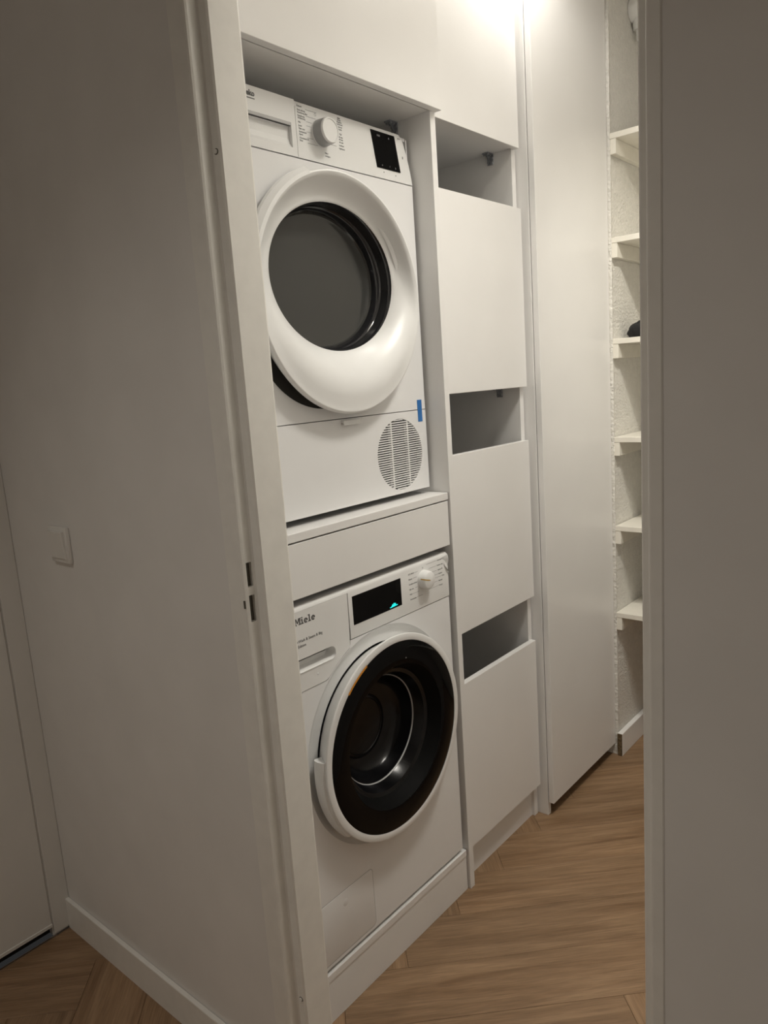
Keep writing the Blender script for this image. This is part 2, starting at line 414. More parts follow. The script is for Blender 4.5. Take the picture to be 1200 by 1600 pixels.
# narrow cabinet with gaps between its fronts
nc = thing('narrow_cabinet', 'narrow white cabinet with three dark hand gaps between its fronts', 'cabinet', (-.2, .3, 0))
obj('side_panel', MB().box(-.4025, -.3845, .0185, .60, 0, 2.60, .0006), BOARD, nc)
obj('side_panel', MB().box(-.0105, .0100, .0185, .60, 0, 2.60, .0006), BOARD, nc)
obj('back_panel', MB().box(-.3843, -.0107, .585, .60, .002, 2.59), BOARD_IN, nc)
for z in (2.041, 1.386, .747, .114): obj('bay_panel', MB().box(-.3843, -.0107, .020, .584, z, z + .018), BOARD_IN, nc)
obj('plinth', MB().box(-.3843, -.0107, .0285, .045, 0, .1135), BOARD, nc)
for z0, z1 in ((.113, .602), (.744, 1.226), (1.383, 1.879)):
    obj('front', MB().box(-.4015, .0, .0, .0180, z0, z1, .0008), BOARD, nc)
obj('upper_door', MB().box(-.4015, .0, .0, .0180, 2.038, 2.595, .0008), BOARD, nc)
for z in (2.0408, 1.3858, .7468): bracket(-.0108, .085, z, nc)

# tall cabinet with one full-height door
tc = thing('tall_cabinet', 'tall white cabinet with one full-height door hanging above a dark floor gap', 'cabinet', (.26, .3, 0))
obj('side_panel', MB().box(.0165, .0345, -.016, .60, 0, 2.60, .0006), BOARD, tc)
obj('side_panel', MB().box(.486, .504, .0, .60, .0, 2.60, .0006), BOARD, tc)
obj('bottom_panel', MB().box(.0347, .4858, .0, .60, .062, .080), BOARD_IN, tc)
obj('plinth', MB().box(.0347, .4858, .08, .098, .0, .061), BOARD_IN, tc)
obj('back_panel', MB().box(.0347, .4858, .585, .60, .081, 2.59), BOARD_IN, tc)
obj('door', MB().box(.0175, .5050, -.0365, -.0182, .046, 2.595, .0008), BOARD, tc)

# ------------------------------------------------------------------ washing machine
WX0, WX1, WZ0, WZ1, WY = -1.0385, -.4390, .1320, .9810, .004
wm = thing('washing_machine', 'white front-loading washing machine with a black round door and small display', 'washing machine', (-.74, .3, .122))
CXW, CZW = -.7225, .6025
body = MB().box(WX0, WX0 + .004, WY + .012, .57, WZ0, WZ1 - .004).box(WX1 - .004, WX1, WY + .012, .57, WZ0, WZ1 - .004)
body.box(WX0 + .0042, WX1 - .0042, WY + .012, .57, WZ1 - .010, WZ1 - .001, .003, 2).box(WX0 + .0042, WX1 - .0042, WY + .03, .57, WZ0, WZ0 + .004).box(WX0 + .0042, WX1 - .0042, .566, .57, WZ0 + .005, WZ1 - .011)
obj('housing', body, ENAMEL, wm, smooth=True)
for fx in (WX0 + .05, WX1 - .05):
    for fy in (.07, .52):
        obj('foot', MB().box(fx - .02, fx + .02, fy - .02, fy + .02, .1222, .1318, .002), PLAST_GREY, wm)
def filled_plate(outer, inner, y, depth):
    """flat front with an opening: outer and inner outlines at y, both folded back by depth"""
    mb = MB(); bm = mb.bm; loops = []; es = []
    for pts in (outer, inner):
        vs = [bm.verts.new((x, y, z)) for x, z in pts]; loops.append(vs)
        es += [bm.edges.new((vs[i], vs[(i + 1) % len(vs)])) for i in range(len(vs))]
    bmesh.ops.triangle_fill(bm, use_beauty=True, use_dissolve=False, edges=es, normal=(0, -1, 0))
    for vs in loops:
        nv = [bm.verts.new((v.co.x, y + depth, v.co.z)) for v in vs]
        for i in range(len(vs)): bm.faces.new((vs[i], vs[(i + 1) % len(vs)], nv[(i + 1) % len(vs)], nv[i]))
    bmesh.ops.recalc_face_normals(bm, faces=bm.faces)
    return mb
def door_arc(R, x_max, z_min):
    pts = [(CXW + R * math.cos(math.radians(a)), CZW + R * math.sin(math.radians(a))) for a in [100 + 50 * i / 60 for i in range(61)]]
    return [p for p in pts if p[0] <= x_max and p[1] >= z_min]
a_ = door_arc(.2630, -.8197, .8020)
fp_out = [(WX0, WZ0), (WX1, WZ0), (WX1, .8625), (-.8197, .8625)] + a_ + [(a_[-1][0] - .010, .7975), (WX0, .7975)]
obj('front_panel', filled_plate(fp_out, [(CXW + .2600 * math.cos(2 * PI * i / 96), CZW + .2600 * math.sin(2 * PI * i / 96)) for i in range(96)], WY, .012), ENAMEL, wm)
obj('fascia_back', MB().box(-.8190, WX1, WY + .004, WY + .0118, .8628, .870), PLAST_GREY, wm)
# control fascia (right of the drawer), rolled top edge
def fascia_profile(ytop):
    return [(WY + .012, .8645), (WY - .0012, .8645), (WY - .0015, .8660), (WY - .0015, WZ1 - .010), (WY, WZ1 - .004), (WY + .004, WZ1 - .001), (WY + .012, WZ1)]
obj('control_fascia', MB().prism_yz(fascia_profile(0), -.8190, WX1).prism_yz([(WY + .012, WZ1 - .0095), (WY - .0015, WZ1 - .0095)] + fascia_profile(0)[4:], WX0, -.8192), PLASTIC, wm, smooth=True, angle=60)
# detergent drawer front: its lower corner follows the door circle
gx0, gx1, gz0, gz1 = -1.018, -.8700, .8405, .8690
dcurve = door_arc(.2650, -.8212, .8030)
dp = [(WX0, .7992), (dcurve[-1][0] - .010, .7992)] + dcurve[::-1] + [(-.8212, WZ1 - .010), (WX0, WZ1 - .010)]
gr = rrect(gx0, gx1, gz0, gz1, .0135, 7)
dr = obj('detergent_drawer', filled_plate(dp, gr, WY - .0015, .006), PLASTIC, wm)
# scooped grip
gm = MB(); b2 = gm.bm; rows = []
for k, (dy, sh) in enumerate(((-.0015, 0), (.001, .0008), (.012, .002), (.0200, .005))):
    pts = rrect(gx0 + sh, gx1 - sh, gz0 + sh * 1.1, gz1 - sh * .4, .0125, 7)
    rows.append([b2.verts.new((x, WY + dy + (.006 * max(0, (z - gz0) / (gz1 - gz0)) if k > 1 else 0), z)) for x, z in pts])
for A, B in zip(rows, rows[1:]):
    for i in range(len(A)): b2.faces.new((A[i], A[(i + 1) % len(A)], B[(i + 1) % len(A)], B[i]))
b2.faces.new(rows[-1])
obj('grip_recess', gm, PLASTIC, dr, smooth=True)
lip = MB().tube([(gx0 + .012, WY - .002, gz0), (gx1 - .0145, WY - .002, gz0)] + [(x, WY - .002, z) for x, z in arc(gx1 - .0135, gz0 + .0135, .0135, -80, -10, 5)], .0011, 8)
obj('grip_lip', lip, PLASTIC, dr, smooth=True)
# maker's name, slab lettering, and the model lines
def slab_text(mb, x_end, z, h):
    """heavy slab-serif letters M i e l e, drawn right to left from x_end"""
    y0, y1 = WY - .0019, WY - .0014
    s = h
    def bar(x0, x1, z0, z1): mb.box(x0, x1, y0, y1, z0, z1)
    def e(cx):
        mb.lathe([(s * .40, y1), (s * .40, y0), (s * .17, y0), (s * .17, y1)], cx, z + s * .36, 20, math.radians(0), math.radians(312))
        bar(cx - s * .2, cx + s * .38, z + s * .32, z + s * .43)
    x = x_end - s * .40; e(x)
    x -= s * .78; bar(x - s * .12, x + s * .12, z, z + s * 1.08); bar(x - s * .28, x + s * .28, z, z + s * .14); bar(x - s * .28, x, z + s * .95, z + s * 1.08)
    x -= s * .76; e(x)
    x -= s * .78; bar(x - s * .12, x + s * .12, z, z + s * .76); bar(x - s * .28, x + s * .28, z, z + s * .14); bar(x - s * .28, x, z + s * .63, z + s * .76); bar(x - s * .12, x + s * .12, z + s * .87, z + s * 1.08)
    x -= s * .95
    for d in (-.45, .45):
        bar(x + s * (d - .13), x + s * (d + .13), z, z + s * 1.05); bar(x + s * (d - .27), x + s * (d + .27), z, z + s * .14)
    bar(x - s * .72, x - s * .3, z + s * .92, z + s * 1.05); bar(x + s * .3, x + s * .72, z + s * .92, z + s * 1.05)
    for sg in (-1, 1):
        mb.prism_xz([(x + sg * s * .45, z + s * 1.05), (x + sg * s * .2, z + s * 1.05), (x - sg * s * .08, z + s * .25), (x + sg * s * .08, z + s * .25)], y0, y1)
lt = MB(); slab_text(lt, -.9228, .9432, .0138)
obj('maker_lettering', lt, PRINT, dr, kind='stuff')
mt = MB(); mt.text('PowerWash & Steam & 8kg', -.9055, .9055, WY - .0016, .0062, 'RIGHT', xscale=.92); mt.text('125 Edition', -.9545, .8945, WY - .0016, .0062, 'RIGHT', xscale=.92)
obj('model_lettering', mt, PRINT, dr, kind='stuff')
obj('drawer_mark', MB().lathe([(0, WY - .0022), (.0018, WY - .0020), (.0022, WY - .0014)], -.928, .822, 12), FILM, dr, smooth=True)
# display
ds = obj('display', MB().box(-.8065, -.6345, WY - .0022, WY - .0010, .8935, .9600, .0002), BLACKG, wm, label='black rectangular display')
ic = MB().prism_xz([(-.6800, .8985), (-.6790, .8970), (-.6512, .8982), (-.6505, .8998), (-.6560, .9008), (-.6745, .9005)], WY - .0026, WY - .0021, 0)
for cx_, cz_, r_ in ((-.6700, .9030, .0020), (-.6650, .9046, .0022), (-.6600, .9036, .0020)): ic.disc(cx_, cz_, r_, WY - .0027, 16)
ic.prism_xz([(-.6725, .8995), (-.6580, .8995), (-.6580, .9030), (-.6725, .9028)], WY - .0026, WY - .0021)
obj('lit_symbol', ic, CYAN, ds, label='small glowing cyan symbol')
# program knob
KX, KZ = -.5445, .9345
kb = MB().lathe([(.0235, WY - .0012), (.0235, WY - .004), (.0222, WY - .019), (.0205, WY - .0225), (.017, WY - .0242), (0, WY - .0245)], KX, KZ, 48)
kn = obj('program_knob', kb, PLASTIC, wm, smooth=True)
ka = math.radians(164)
ck, sk = math.cos(ka), math.sin(ka)
pm = MB()
pts = [(.002, -.0247), (.012, -.0249), (.0175, -.0243), (.0209, -.0226), (.0227, -.018), (.0232, -.010)]
prevv = None
for r_, y_ in pts:
    row = [pm.bm.verts.new((KX + r_ * ck - sgn * .0013 * sk, WY + y_ - .0002, KZ + r_ * sk + sgn * .0013 * ck)) for sgn in (-1, 1)]
    if prevv: pm.bm.faces.new((prevv[0], prevv[1], row[1], row[0]))
    prevv = row
obj('knob_pointer', pm, OCHRE, kn, label='ochre pointer line')
# program names and lead lines
pl = MB(); yy = WY - .0016
left = ['ECO 40-60', 'Katoen', 'Kreukherstellend', 'Fijne was', 'Wol', 'Overhemden']
for i, t in enumerate(left):
    z = .9600 - i * .0127; xs = -.6035 + .0004 * i
    pl.text(t, xs, z - .0018, yy, .0038, xscale=.85)
    tw = len(t) * .0024
    xk = KX - .0265 * math.cos(math.asin(max(-.98, min(.98, (z - KZ) / .036))))
    if xs + tw + .002 < xk - .002: pl.box(xs + tw + .002, xk - .001, yy - .0002, yy + .0002, z - .0003, z + .0003)
right = [('Automatic+', .9690), ('Donkere was', .9560), ('Express 20', .9440), ('Outdoor', .9335), ('Dons', .9255), ('Impregn.', .9155), ('Pompen', .9030)]
for t, z in right:
    xk = KX + .0265 * math.cos(math.asin(max(-.98, min(.98, (z - KZ) / .040)))) + .002
    pl.text(t, -.4735 + (.012 if len(t) < 6 else 0), z - .0018, yy, .0038, 'CENTER', xscale=.85)
    tl = -.4735 - len(t) * .0013 + (.012 if len(t) < 6 else 0)
    if tl - .002 > xk + .001: pl.box(xk, tl - .0015, yy - .0002, yy + .0002, z - .0003, z + .0003)
pl.lathe([(.0022, yy - .0003), (.0014, yy - .0003)], KX - .001, .9640, 14)
obj('program_lettering', pl, PRINTL, wm, kind='stuff')
# loose protective film at the upper right corner
fm = MB(); rows = []
for i in range(7):
    t = i / 6
    rows.append([fm.bm.verts.new((-.4405 - .026 * (1 - t) * s_ + random.uniform(-.001, .001), WY - .003 - .003 * math.sin(5 * t + 4 * s_), .9775 - .045 * t - .006 * s_)) for s_ in (0, .35, .7, 1)])
for A, B in zip(rows, rows[1:]):
    for i in range(3): fm.bm.faces.new((A[i], A[i + 1], B[i + 1], B[i]))
obj('protective_film', fm, FILM, wm, smooth=True, label='crumpled clear protective film')
# moulded recess round the door
obj('door_surround', MB().lathe([(.2602, WY + .0002), (.2588, WY + .0014), (.2530, WY + .0065), (.2440, WY + .0095), (.2200, WY + .0100)], CXW, CZW, 96), PLASTIC, wm, smooth=True)
# door: white ring, black glass annulus, deep dark bowl
wd = obj('door', MB().lathe([(.2150, WY + .009), (.2180, WY + .002), (.2405, WY - .0320), (.2430, WY - .0365), (.2432, WY - .0385), (.2424, WY - .0402), (.2405, WY - .0410), (.2282, WY - .0412), (.2268, WY - .0407), (.2262, WY - .036)], CXW, CZW, 120), PLASTIC, wm, smooth=True, label='white ring of the round door')
obj('door_handle', MB().lathe([(.2200, WY - .002), (.2430, WY - .003), (.2490, WY - .009), (.2500, WY - .020), (.2470, WY - .0320), (.2395, WY - .0365), (.2380, WY - .032)], CXW, CZW, 26, math.radians(171), math.radians(222), close=True), PLASTIC, wd, smooth=True)
obj('glass_ring', MB().lathe([(.2264, WY - .035), (.2263, WY - .0400), (.2252, WY - .0406), (.1740, WY - .0409), (.1718, WY - .0402)], CXW, CZW, 120), BLACKG, wd, smooth=True, label='glossy black glass ring')
obj('glass_collar', MB().lathe([(.1719, WY - .0401), (.1640, WY - .026), (.1530, WY - .0075)], CXW, CZW, 96), mat('black_rubber', (.005, .005, .005), .65, spec=.1, noise=.1), wd, smooth=True)
obj('glass_bowl', MB().lathe([(.1531, WY - .0075), (.1508, WY - .006), (.1440, WY - .004), (.1335, WY + .020), (.1305, WY + .024), (.1285, WY + .024), (.1200, WY + .050), (.1120, WY + .062), (.0980, WY + .068), (.0, WY + .069)], CXW, CZW, 96), BOWL, wd, smooth=True, label='dark glass bowl')
obj('bowl_rim', MB().lathe([(.1312, WY + .0215), (.1320, WY + .0205), (.1302, WY + .0235)], CXW, CZW, 96), PLAST_GREY, wd, smooth=True)
obj('drum_ring', MB().lathe([(.0790, WY + .0675), (.0760, WY + .0655), (.0700, WY + .0655), (.0680, WY + .0675)], CXW - .01, CZW, 64), BOWL, wd, smooth=True)
st = MB(); a_ = math.degrees(math.atan2(.7690 - CZW, -.8850 - CXW)); b_ = math.degrees(math.atan2(.8135 - CZW, -.8190 - CXW))
st.lathe([(.2295, WY - .0416), (.2240, WY - .0414)], CXW, CZW, 16, math.radians(b_), math.radians(a_))
obj('sticker', st, ORANGE, wd, label='narrow orange sticker on the door ring')
obj('glint_mark', MB().lathe([(0, WY - .0414), (.0017, WY - .0413)], -.680, .782, 8), PRINTL, wd)
# service flap
fl = MB().prism_xz(rrect(-1.010, -.8085, .1415, .2905, .010, 5), WY - .0008, WY + .003, .0012, 2)
fl_o = obj('filter_flap', fl, ENAMEL, wm, smooth=True)
obj('flap_latch', MB().lathe([(0, WY - .0013), (.0075, WY - .0013), (.0090, WY - .0008)], -.9035, .2600, 24), ENAMEL, fl_o, smooth=True)
gvm = MB()
o1 = rrect(-1.0112, -.8073, .1403, .2917, .011, 5); o2 = rrect(-1.0098, -.8087, .1417, .2903, .0098, 5)
va = [gvm.bm.verts.new((x, WY - .0003, z)) for x, z in o1]; vb = [gvm.bm.verts.new((x, WY - .0003, z)) for x, z in o2]
for i in range(len(va)): gvm.bm.faces.new((va[i], va[(i + 1) % len(va)], vb[(i + 1) % len(va)], vb[i]))
obj('flap_joint', gvm, PLAST_GREY, fl_o)

# ------------------------------------------------------------------ tumble dryer
DX0, DX1, DZ0, DZ1, DY = -1.0345, -.4345, 1.1490, 1.9970, .050
td = thing('tumble_dryer', 'white tumble dryer with a smoked round door standing above the washing machine', 'tumble dryer', (-.735, .32, 1.135))
CXD, CZD = -.735, 1.614
body = MB().box(DX0, DX0 + .004, DY + .010, .58, DZ0, DZ1 - .004).box(DX1 - .004, DX1, DY + .010, .58, DZ0, DZ1 - .004)
body.box(DX0 + .0042, DX1 - .0042, DY + .010, .58, DZ1 - .010, DZ1 - .001, .003, 2).box(DX0 + .0042, DX1 - .0042, DY + .03, .58, DZ0, DZ0 + .004).box(DX0 + .0042, DX1 - .0042, .576, .58, DZ0 + .005, DZ1 - .011)
obj('housing', body, ENAMEL, td, smooth=True)
for fx in (DX0 + .05, DX1 - .05):
    for fy in (.12, .54):
        obj('foot', MB().box(fx - .022, fx + .022, fy - .022, fy + .022, 1.1352, 1.1488, .002), PLAST_GREY, td)
obj('front_panel', MB().plate_hole(DX0, DX1, 1.3508, 1.8850, DY, DY + .010, -.722, 1.645, .214), ENAMEL, td, smooth=True)
# fascia with its right end curving back
def dryer_fascia():
    mb = MB(); bm = mb.bm
    z0, z1 = 1.8872, DZ1
    cols = []
    N = 14
    xs = [(-.8125, 0), (-.50, 0)] + [(-.50 + (DX1 + .50) * i / N, 0) for i in range(1, N + 1)]
    for x, _ in xs:
        col = []
        for j in range(9):
            t = j / 8; z = z0 + (z1 - z0) * t
            xmax = DX1 - .021 * t ** 1.6
            xx = min(x, xmax) if x > -.5 else x
            if x > -.5: xx = -.50 + (xmax + .50) * ((x + .50) / (DX1 + .50))
            yb = 0.0
            k = (x + .465) / (DX1 + .465)
            if k > 0: yb = .010 * k * k * t
            yt = .006 * max(0, (t - .9) / .1) ** 2
            col.append(bm.verts.new((xx, DY - .001 + yb + yt, z)))
        cols.append(col)
    for A, B in zip(cols, cols[1:]):
        for j in range(8): bm.faces.new((A[j], B[j], B[j + 1], A[j + 1]))
    # returns
    def ext(vs):
        nv = [bm.verts.new((v.co.x, DY + .02, v.co.z)) for v in vs]
        for i in range(len(vs) - 1): bm.faces.new((vs[i], vs[i + 1], nv[i + 1], nv[i]))
    ext([c_[0] for c_ in cols]); ext(cols[-1]); ext([c_[-1] for c_ in cols]); ext(cols[0])
    bmesh.ops.remove_doubles(bm, verts=bm.verts, dist=1e-6)
    bmesh.ops.recalc_face_normals(bm, faces=bm.faces)
    return mb
obj('control_fascia', dryer_fascia(), PLASTIC, td, smooth=True, angle=50)
# water container drawer at the upper left: face, recessed grip, grey lip
wx0, wx1, wz0, wz1 = -1.010, -.8265, 1.9035, 1.9440
wt = MB().box(DX0, wx0, DY - .001, DY + .02, 1.8872, DZ1 - .0005).box(wx1, -.8137, DY - .001, DY + .02, 1.8872, DZ1 - .0005)
wt.box(wx0, wx1, DY - .001, DY + .02, wz1, DZ1 - .0005).box(wx0, wx1, DY - .001, DY + .02, 1.8872, wz0)
wt.prism_yz([(DY + .019, wz0), (DY + .0003, wz0), (DY + .005, wz0 + .007), (DY + .0075, wz0 + .018), (DY + .0080, wz1 + .001), (DY + .019, wz1 + .001)], wx0, wx1)
wt_o = obj('water_container', wt, PLASTIC, td)
obj('grip_lip', MB().box(wx0 + .002, wx1 - .001, DY - .0030, DY + .004, 1.9440, 1.9505, .0006), PLAST_GREY, wt_o, label='grey grip edge')
bt = MB(); bt.text('beko', -.9182, 1.9782, DY - .0013, .0100, 'RIGHT', bold=.0005, xscale=.95); bt.box(-.9575, -.9187, DY - .0016, DY - .0009, 1.9728, 1.9744)
obj('maker_lettering', bt, PRINT, wt_o, kind='stuff')
# knob
KX, KZ = -.7425, 1.9455
kb = MB().lathe([(.0270, DY - .0008), (.0268, DY - .005), (.0252, DY - .028), (.0248, DY - .0306), (.0240, DY - .0316), (.0218, DY - .0318), (.0212, DY - .0314), (.0209, DY - .0302), (0, DY - .0300)], KX, KZ, 56)
kn = obj('program_knob', kb, [PLASTIC], td, smooth=True, angle=40)
obj('knob_skirt_shade', MB().lathe([(.0272, DY - .0052), (.0256, DY - .0270)], KX, KZ, 56), mat('knob_shade', (.36, .36, .36), .3, noise=.02), kn, smooth=True, label='skirt with its shade painted in grey')  # shade on the side of the knob put into the grey
pl = MB(); yy = DY - .0012
left = [('Katoen', 1.9875), ('Extra droog', 1.9800), ('Kastdroog plus', 1.9752), ('Kastdroog', 1.9690), ('Strijkdroog', 1.9645), ('Mix', 1.9565), ('Jeans', 1.9500), ('Fijne was', 1.9445), ('Synthetisch', 1.9385), ('Sport', 1.9335), ('Overhemd 30', 1.9265), ('Wol', 1.9215)]
for i, (t, z) in enumerate(left):
    xs = -.8070 + .00015 * i
    pl.text(t, xs, z - .0016, yy, .0034, xscale=.95)
for z in (1.9840, 1.9715, 1.9610, 1.9530, 1.9415, 1.9300, 1.9195):
    pl.box(-.7830, KX - .029 * math.cos(math.asin(max(-.95, min(.95, (z - KZ) / .0285)))), yy - .0002, yy + .0003, z - .0003, z + .0003)
right = [('Baby', 1.9880), ('Dons', 1.9840), ('Hygi\u00ebne', 1.9800), ('Handdoek', 1.9755), ('Express', 1.9705), ('Nacht', 1.9655), ('Tijd', 1.9560), ('20 min', 1.9500), ('40 min', 1.9450), ('60 min', 1.9395), ('Luchten', 1.9330), ('Opfrissen', 1.9265)]
for i, (t, z) in enumerate(right):
    pl.text(t, -.6830 + .0003 * i, z - .0016, yy, .0034, 'CENTER', xscale=.95)
for z in (1.9730, 1.9520, 1.9420, 1.9295):
    pl.box(KX + .029 * math.cos(math.asin(max(-.95, min(.95, (z - KZ) / .0285)))), -.6960, yy - .0002, yy + .0003, z - .0003, z + .0003)
pl.text('Filter', -.7290, 1.9075, yy, .0034, 'CENTER'); pl.text('reinigen', -.7260, 1.9020, yy, .0034, 'CENTER')
pl.lathe([(.0030, yy - .0002), (.0023, yy - .0002)], KX - .013, 1.9800, 14, math.radians(125), math.radians(415)); pl.box(KX - .0133, KX - .0127, yy - .0003, yy, 1.9805, 1.9840)
obj('program_lettering', pl, PRINTL, td, kind='stuff')
dsp = obj('display', MB()._prism([(-.5803, DY - .0026, 1.9868), (-.4965, DY - .0026, 1.9868), (-.4795, DY - .0026, 1.9090), (-.5640, DY - .0026, 1.9090)], [(-.5803, DY - .0008, 1.9868), (-.4965, DY - .0008, 1.9868), (-.4795, DY - .0008, 1.9090), (-.5640, DY - .0008, 1.9090)]), BLACKG, td, label='black slanted display')
sy = MB()
for x, z, t in ((-.560, 1.9755, '0:00'), (-.520, 1.9755, 'A'), (-.5480, 1.9140, 'o'), (-.5200, 1.9140, 'I'), (-.5000, 1.9130, 'II')):
    sy.text(t, x, z, DY - .0028, .0045)
obj('display_symbols', sy, PRINTL, dsp, kind='stuff')
ps = MB(); ps.bm.faces.new([ps.bm.verts.new(p) for p in ((-.4745, DY + .0000, 1.9415), (-.4745, DY + .0000, 1.9475), (-.4705, DY + .0002, 1.9445))])
ps.box(-.4690, -.4677, DY - .0012, DY + .001, 1.9415, 1.9475); ps.box(-.4668, -.4655, DY - .0012, DY + .001, 1.9415, 1.9475)
obj('start_symbol', ps, PRINT, td, kind='stuff')
ps2 = MB(); ps2.text('A+++', -.4830, 1.9835, DY - .0006, .0030); ps2.text('o', -.5420, 1.9000, DY - .0013, .0045); ps2.text('o', -.4990, 1.8985, DY - .0013, .0045)
obj('panel_marks', ps2, PRINTL, td, kind='stuff')
# lower service panel with the round vent
VX, VZ, VR = -.5445, 1.2465, .0868
obj('lower_panel', MB().plate_hole(DX0, DX1, DZ0 + .001, 1.3490, DY - .0005, DY + .010, VX, VZ, VR, 72), ENAMEL, td, smooth=True)
vg = obj('vent_grille', MB().box(VX - .089, VX + .089, DY + .018, DY + .020, VZ - .089, VZ + .089), DARKGAP, td, label='round vent with fine white slats')
nsl = 31
for i in range(nsl):
    zc = VZ - VR + 2 * VR * (i + .5) / nsl
    h = .0014
    half = math.sqrt(max(1e-6, VR ** 2 - (abs(zc - VZ) + h) ** 2)) if abs(zc - VZ) + h < VR else .006
    obj('slat', MB().prism_yz([(DY + .0002, zc - h), (DY + .0002, zc + h), (DY + .0040, zc + h), (DY + .0040, zc - h)], VX - half - .002, VX + half + .002), PLASTIC, vg)
for x in (VX - .0300, VX + .0330):
    hz = math.sqrt(VR ** 2 - (x - VX) ** 2)
    obj('vent_bar', MB().box(x - .0022, x + .0022, DY + .0000, DY + .009, VZ - hz, VZ + hz), PLASTIC, vg)
obj('panel_tab', MB().prism_yz([(DY + .004, 1.3475), (DY - .0060, 1.3470), (DY - .0100, 1.3450), (DY - .0105, 1.3360), (DY - .0085, 1.3345), (DY - .0075, 1.3350), (DY - .0070, 1.3405), (DY + .004, 1.3420)], -.7480, -.6880, .0), PLASTIC, td)
obj('blue_tape', MB().box(-.4665, -.4490, DY - .0011, DY - .0002, 1.3200, 1.3745), TAPE, td, label='strip of bright blue tape')
# door: thick white ring, hollow above and swelling below, smoked glass
IA, IB, ICX, ICZ, IY = .194, .158, -.722, 1.656, DY + .006
OR_, OY = .2520, DY - .036
def dryer_ring():
    mb = MB(); bm = mb.bm; N = 120; rows = []
    for i in range(N):
        a = 2 * PI * i / N; c, q = math.cos(a), math.sin(a)
        row = []
        for r, y in ((.226, DY - .002), (.236, DY - .012), (.2500, DY - .021), (.2535, DY - .027), (.2530, DY - .0335), (.2505, DY - .0372), (.2480, DY - .0372)):
            row.append((CXD + r * c, y, CZD + r * q))
        low = max(0.0, min(1.0, (-q + .35) / 1.2)); low = low * low * (3 - 2 * low)
        sx, sz = CXD + .2455 * c, CZD + .2455 * q; sy_ = DY - .0358
        # matching point on the egg-shaped opening
        ix, iz = ICX + IA * c, ICZ + IB * q
        for k in range(1, 11):
            t = k / 10
            f_top = 1 - (1 - t) ** 1.7
            f_bot = t ** 2.6
            f = f_top * (1 - low) + f_bot * low
            y = sy_ + (IY - sy_) * f - .010 * low * math.sin(PI * t)
            row.append((sx + (ix - sx) * t, y, sz + (iz - sz) * t))
        row.append((ICX + (IA - .002) * c, IY + .004, ICZ + (IB - .002) * q))
        rows.append([bm.verts.new(p) for p in row])
    for i in range(N):
        A, B = rows[i], rows[(i + 1) % N]
        for j in range(len(A) - 1): bm.faces.new((A[j], A[j + 1], B[j + 1], B[j]))
    return mb
dd = obj('door', dryer_ring(), PLASTIC, td, smooth=True, angle=60, label='thick white ring of the round door')
obj('door_handle', MB().lathe([(.2480, DY - .010), (.2600, DY - .011), (.2645, DY - .016), (.2640, DY - .026), (.2555, DY - .0366), (.2480, DY - .0376)], CXD, CZD, 40, math.radians(110), math.radians(198), close=True), PLASTIC, dd, smooth=True)
def ell(profile, mi=0):
    mb = MB(); bm = mb.bm; N = 96; rows = []
    for i in range(N):
        a = 2 * PI * i / N
        rows.append([bm.verts.new((ICX + dx + IA * s_ * math.cos(a), y, ICZ + dz + IB * s_ * math.sin(a))) for s_, y, dx, dz in profile])
    for i in range(N):
        A, B = rows[i], rows[(i + 1) % N]
        for j in range(len(A) - 1): bm.faces.new((A[j], A[j + 1], B[j + 1], B[j]))
    return mb, [r[-1] for r in rows]
hh = MB(); hv = []  # flat crescent, near-black in place of the shade in a hollow
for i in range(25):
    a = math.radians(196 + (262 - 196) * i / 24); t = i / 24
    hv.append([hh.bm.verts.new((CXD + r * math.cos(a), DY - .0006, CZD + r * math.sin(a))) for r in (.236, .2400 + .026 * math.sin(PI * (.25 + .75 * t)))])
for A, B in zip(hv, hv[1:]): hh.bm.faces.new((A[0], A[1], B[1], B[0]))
obj('hollow_shade', hh, DARKGAP, td, label='flat black crescent painted as shade behind the door rim')
g1, _ = ell([(1.0, IY + .001, 0, 0), (.988, IY + .003, 0, 0), (.975, IY + .010, 0, 0)])
obj('glass_rim', g1, SMOKE_D, dd, smooth=True, label='dark edge of the smoked glass')
g2, last = ell([(.975, IY + .010, 0, 0), (.965, IY + .030, 0, 0), (.948, IY + .0325, 0, 0), (.93, IY + .036, 0, 0), (.915, IY + .052, 0, 0)])
obj('glass_wall', g2, SMOKE_D, dd, smooth=True)
g3, last = ell([(.915, IY + .052, 0, 0), (.90, IY + .056, 0, 0), (.87, IY + .057, 0, 0), (.4, IY + .058, 0, 0), (.05, IY + .058, 0, 0)])
g3.bm.faces.new(last[::-1])
obj('glass_pane', g3, SMOKE, dd, smooth=True, label='smoked grey glass of the door')

# ------------------------------------------------------------------ shelves beyond the tall cabinet
tops = [2.1640, 1.8420, 1.5150, 1.1830, .8700, .5515]
labs = ['topmost white shelf board in the plastered niche, just below the white fitting',
        'second white shelf down in the plastered niche, above the dark gap with the black bundle',
        'third white shelf down in the plastered niche, the one carrying the black bundle',
        'fourth white shelf down in the plastered niche, directly below the one with the black bundle',
        'fifth white shelf down in the plastered niche, second from the bottom',
        'lowest white shelf in the plastered niche, above the baseboard end']
for i, (zt, lb) in enumerate(zip(tops, labs)):
    s_ = thing('wall_shelf', lb, 'shelf', (.68, -.5, zt - .018), 'white shelves in the plastered niche')
    obj('board', MB().box(.5100, .8595, CYN + .002, -.0445, zt - .018, zt, .0010), SHELFW, s_)
    obj('cleat', MB().box(.5112, .8590, -.0640, -.0442, zt - .065, zt - .0182, .0010), SHELFW, s_)
    obj('cleat', MB().box(.5112, .8590, CYN + .001, CYN + .0205, zt - .065, zt - .0182, .0010), SHELFW, s_)

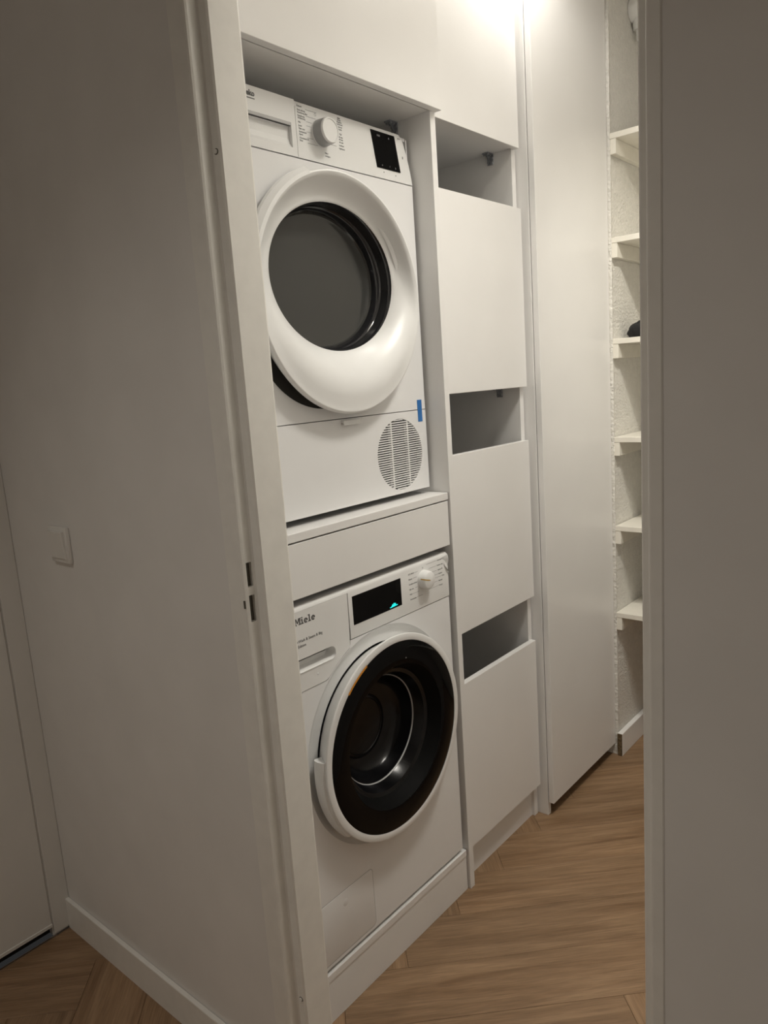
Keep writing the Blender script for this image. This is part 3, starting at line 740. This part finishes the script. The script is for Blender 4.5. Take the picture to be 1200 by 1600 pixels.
# black rolled bundle on the third shelf
bmh = MB(); bmesh.ops.create_uvsphere(bmh.bm, u_segments=28, v_segments=16, radius=1)
for v in bmh.bm.verts:
    n = v.co.normalized()
    k = 1 + .07 * math.sin(7 * n.x + 3 * n.z) + .05 * math.sin(11 * n.y + 5 * n.x) + .03 * math.sin(19 * n.z + 7 * n.y)
    v.co = Vector((.620 + n.x * .055 * k, -.118 + n.y * .060 * k, max(1.5153, 1.5370 + n.z * .034 * k)))
bo = obj('fabric_bundle', bmh, CLOTH, None, smooth=True, angle=80)
bo['label'] = 'small black rounded fabric bundle lying on the third shelf'; bo['category'] = 'bundle'

# white fitting high on the niche wall
pf = thing('pipe_fitting', 'white rounded plastic fitting high on the plastered niche wall', 'fitting', (.72, -.045, 2.55))
obj('dome', MB().lathe([(.036, -.0445), (.036, -.060), (.032, -.074), (.022, -.083), (0, -.086)], .706, 2.580, 32), PLASTIC, pf, smooth=True)
obj('collar', MB().tube([(.706, -.066, 2.570), (.712, -.066, 2.535), (.714, -.066, 2.522)], .020, 16), PLASTIC, pf, smooth=True)
obj('stub', MB().tube([(.714, -.066, 2.523), (.720, -.066, 2.490)], .011, 14), PLASTIC, pf, smooth=True)

# light switch in the hall
sw = thing('light_switch', 'white square rocker light switch on the shaded hall wall', 'switch', (HX1, .552, 1.11))
obj('frame', MB().box(HX1 - .0095, HX1 - .0003, .5085, .5935, 1.0680, 1.1510, .002, 2), SWITCH, sw, smooth=True)
rk = MB()._prism([(HX1 - .0125, .518, 1.078), (HX1 - .0125, .584, 1.078), (HX1 - .0170, .584, 1.1415), (HX1 - .0170, .518, 1.1415)], [(HX1 - .009, .518, 1.078), (HX1 - .009, .584, 1.078), (HX1 - .009, .584, 1.1415), (HX1 - .009, .518, 1.1415)], .0012, 1, 'front')
obj('rocker', rk, SWITCH, sw)

# fittings for the lamp and the added fills (above the frame)
def lamp_fitting(x, y, z, label, k):
    lf = thing('ceiling_or_fill_light', label, 'lamp', (x, y, ZC))
    def ring(prof, n=40):
        mb = MB(); rows = [[mb.bm.verts.new((x + r * k * math.cos(2 * PI * i / n), y + r * k * math.sin(2 * PI * i / n), zz)) for r, zz in prof] for i in range(n)]
        for i in range(n):
            A, B = rows[i], rows[(i + 1) % n]
            for j in range(len(prof) - 1): mb.bm.faces.new((A[j], A[j + 1], B[j + 1], B[j]))
        bmesh.ops.remove_doubles(mb.bm, verts=mb.bm.verts, dist=1e-6)
        return mb
    obj('rim', ring([(.060, ZC - .0005), (.060, ZC - .006), (.058, ZC - .0085), (.052, ZC - .0085), (.050, ZC - .006), (.049, ZC - .0005)]), PLASTIC, lf, smooth=True)
    obj('lens', ring([(.0485, ZC - .0040), (.03, ZC - .0050), (0, ZC - .0055)]), BULB, lf, smooth=True)
for (x, y, z), k, lb in ((LAMP, .7, 'small round ceiling light close to the front of the narrow cabinet'), (FILL_MID, 3.6, 'large round fill light added unseen in the middle of the closet'),
                      (FILL_SHELF, .7, 'small round fill light added unseen to brighten the shelves'), (FILL_HALL, 1.2, 'round fill light added unseen in the dim hall')):
    lamp_fitting(x, y, z, lb, k)
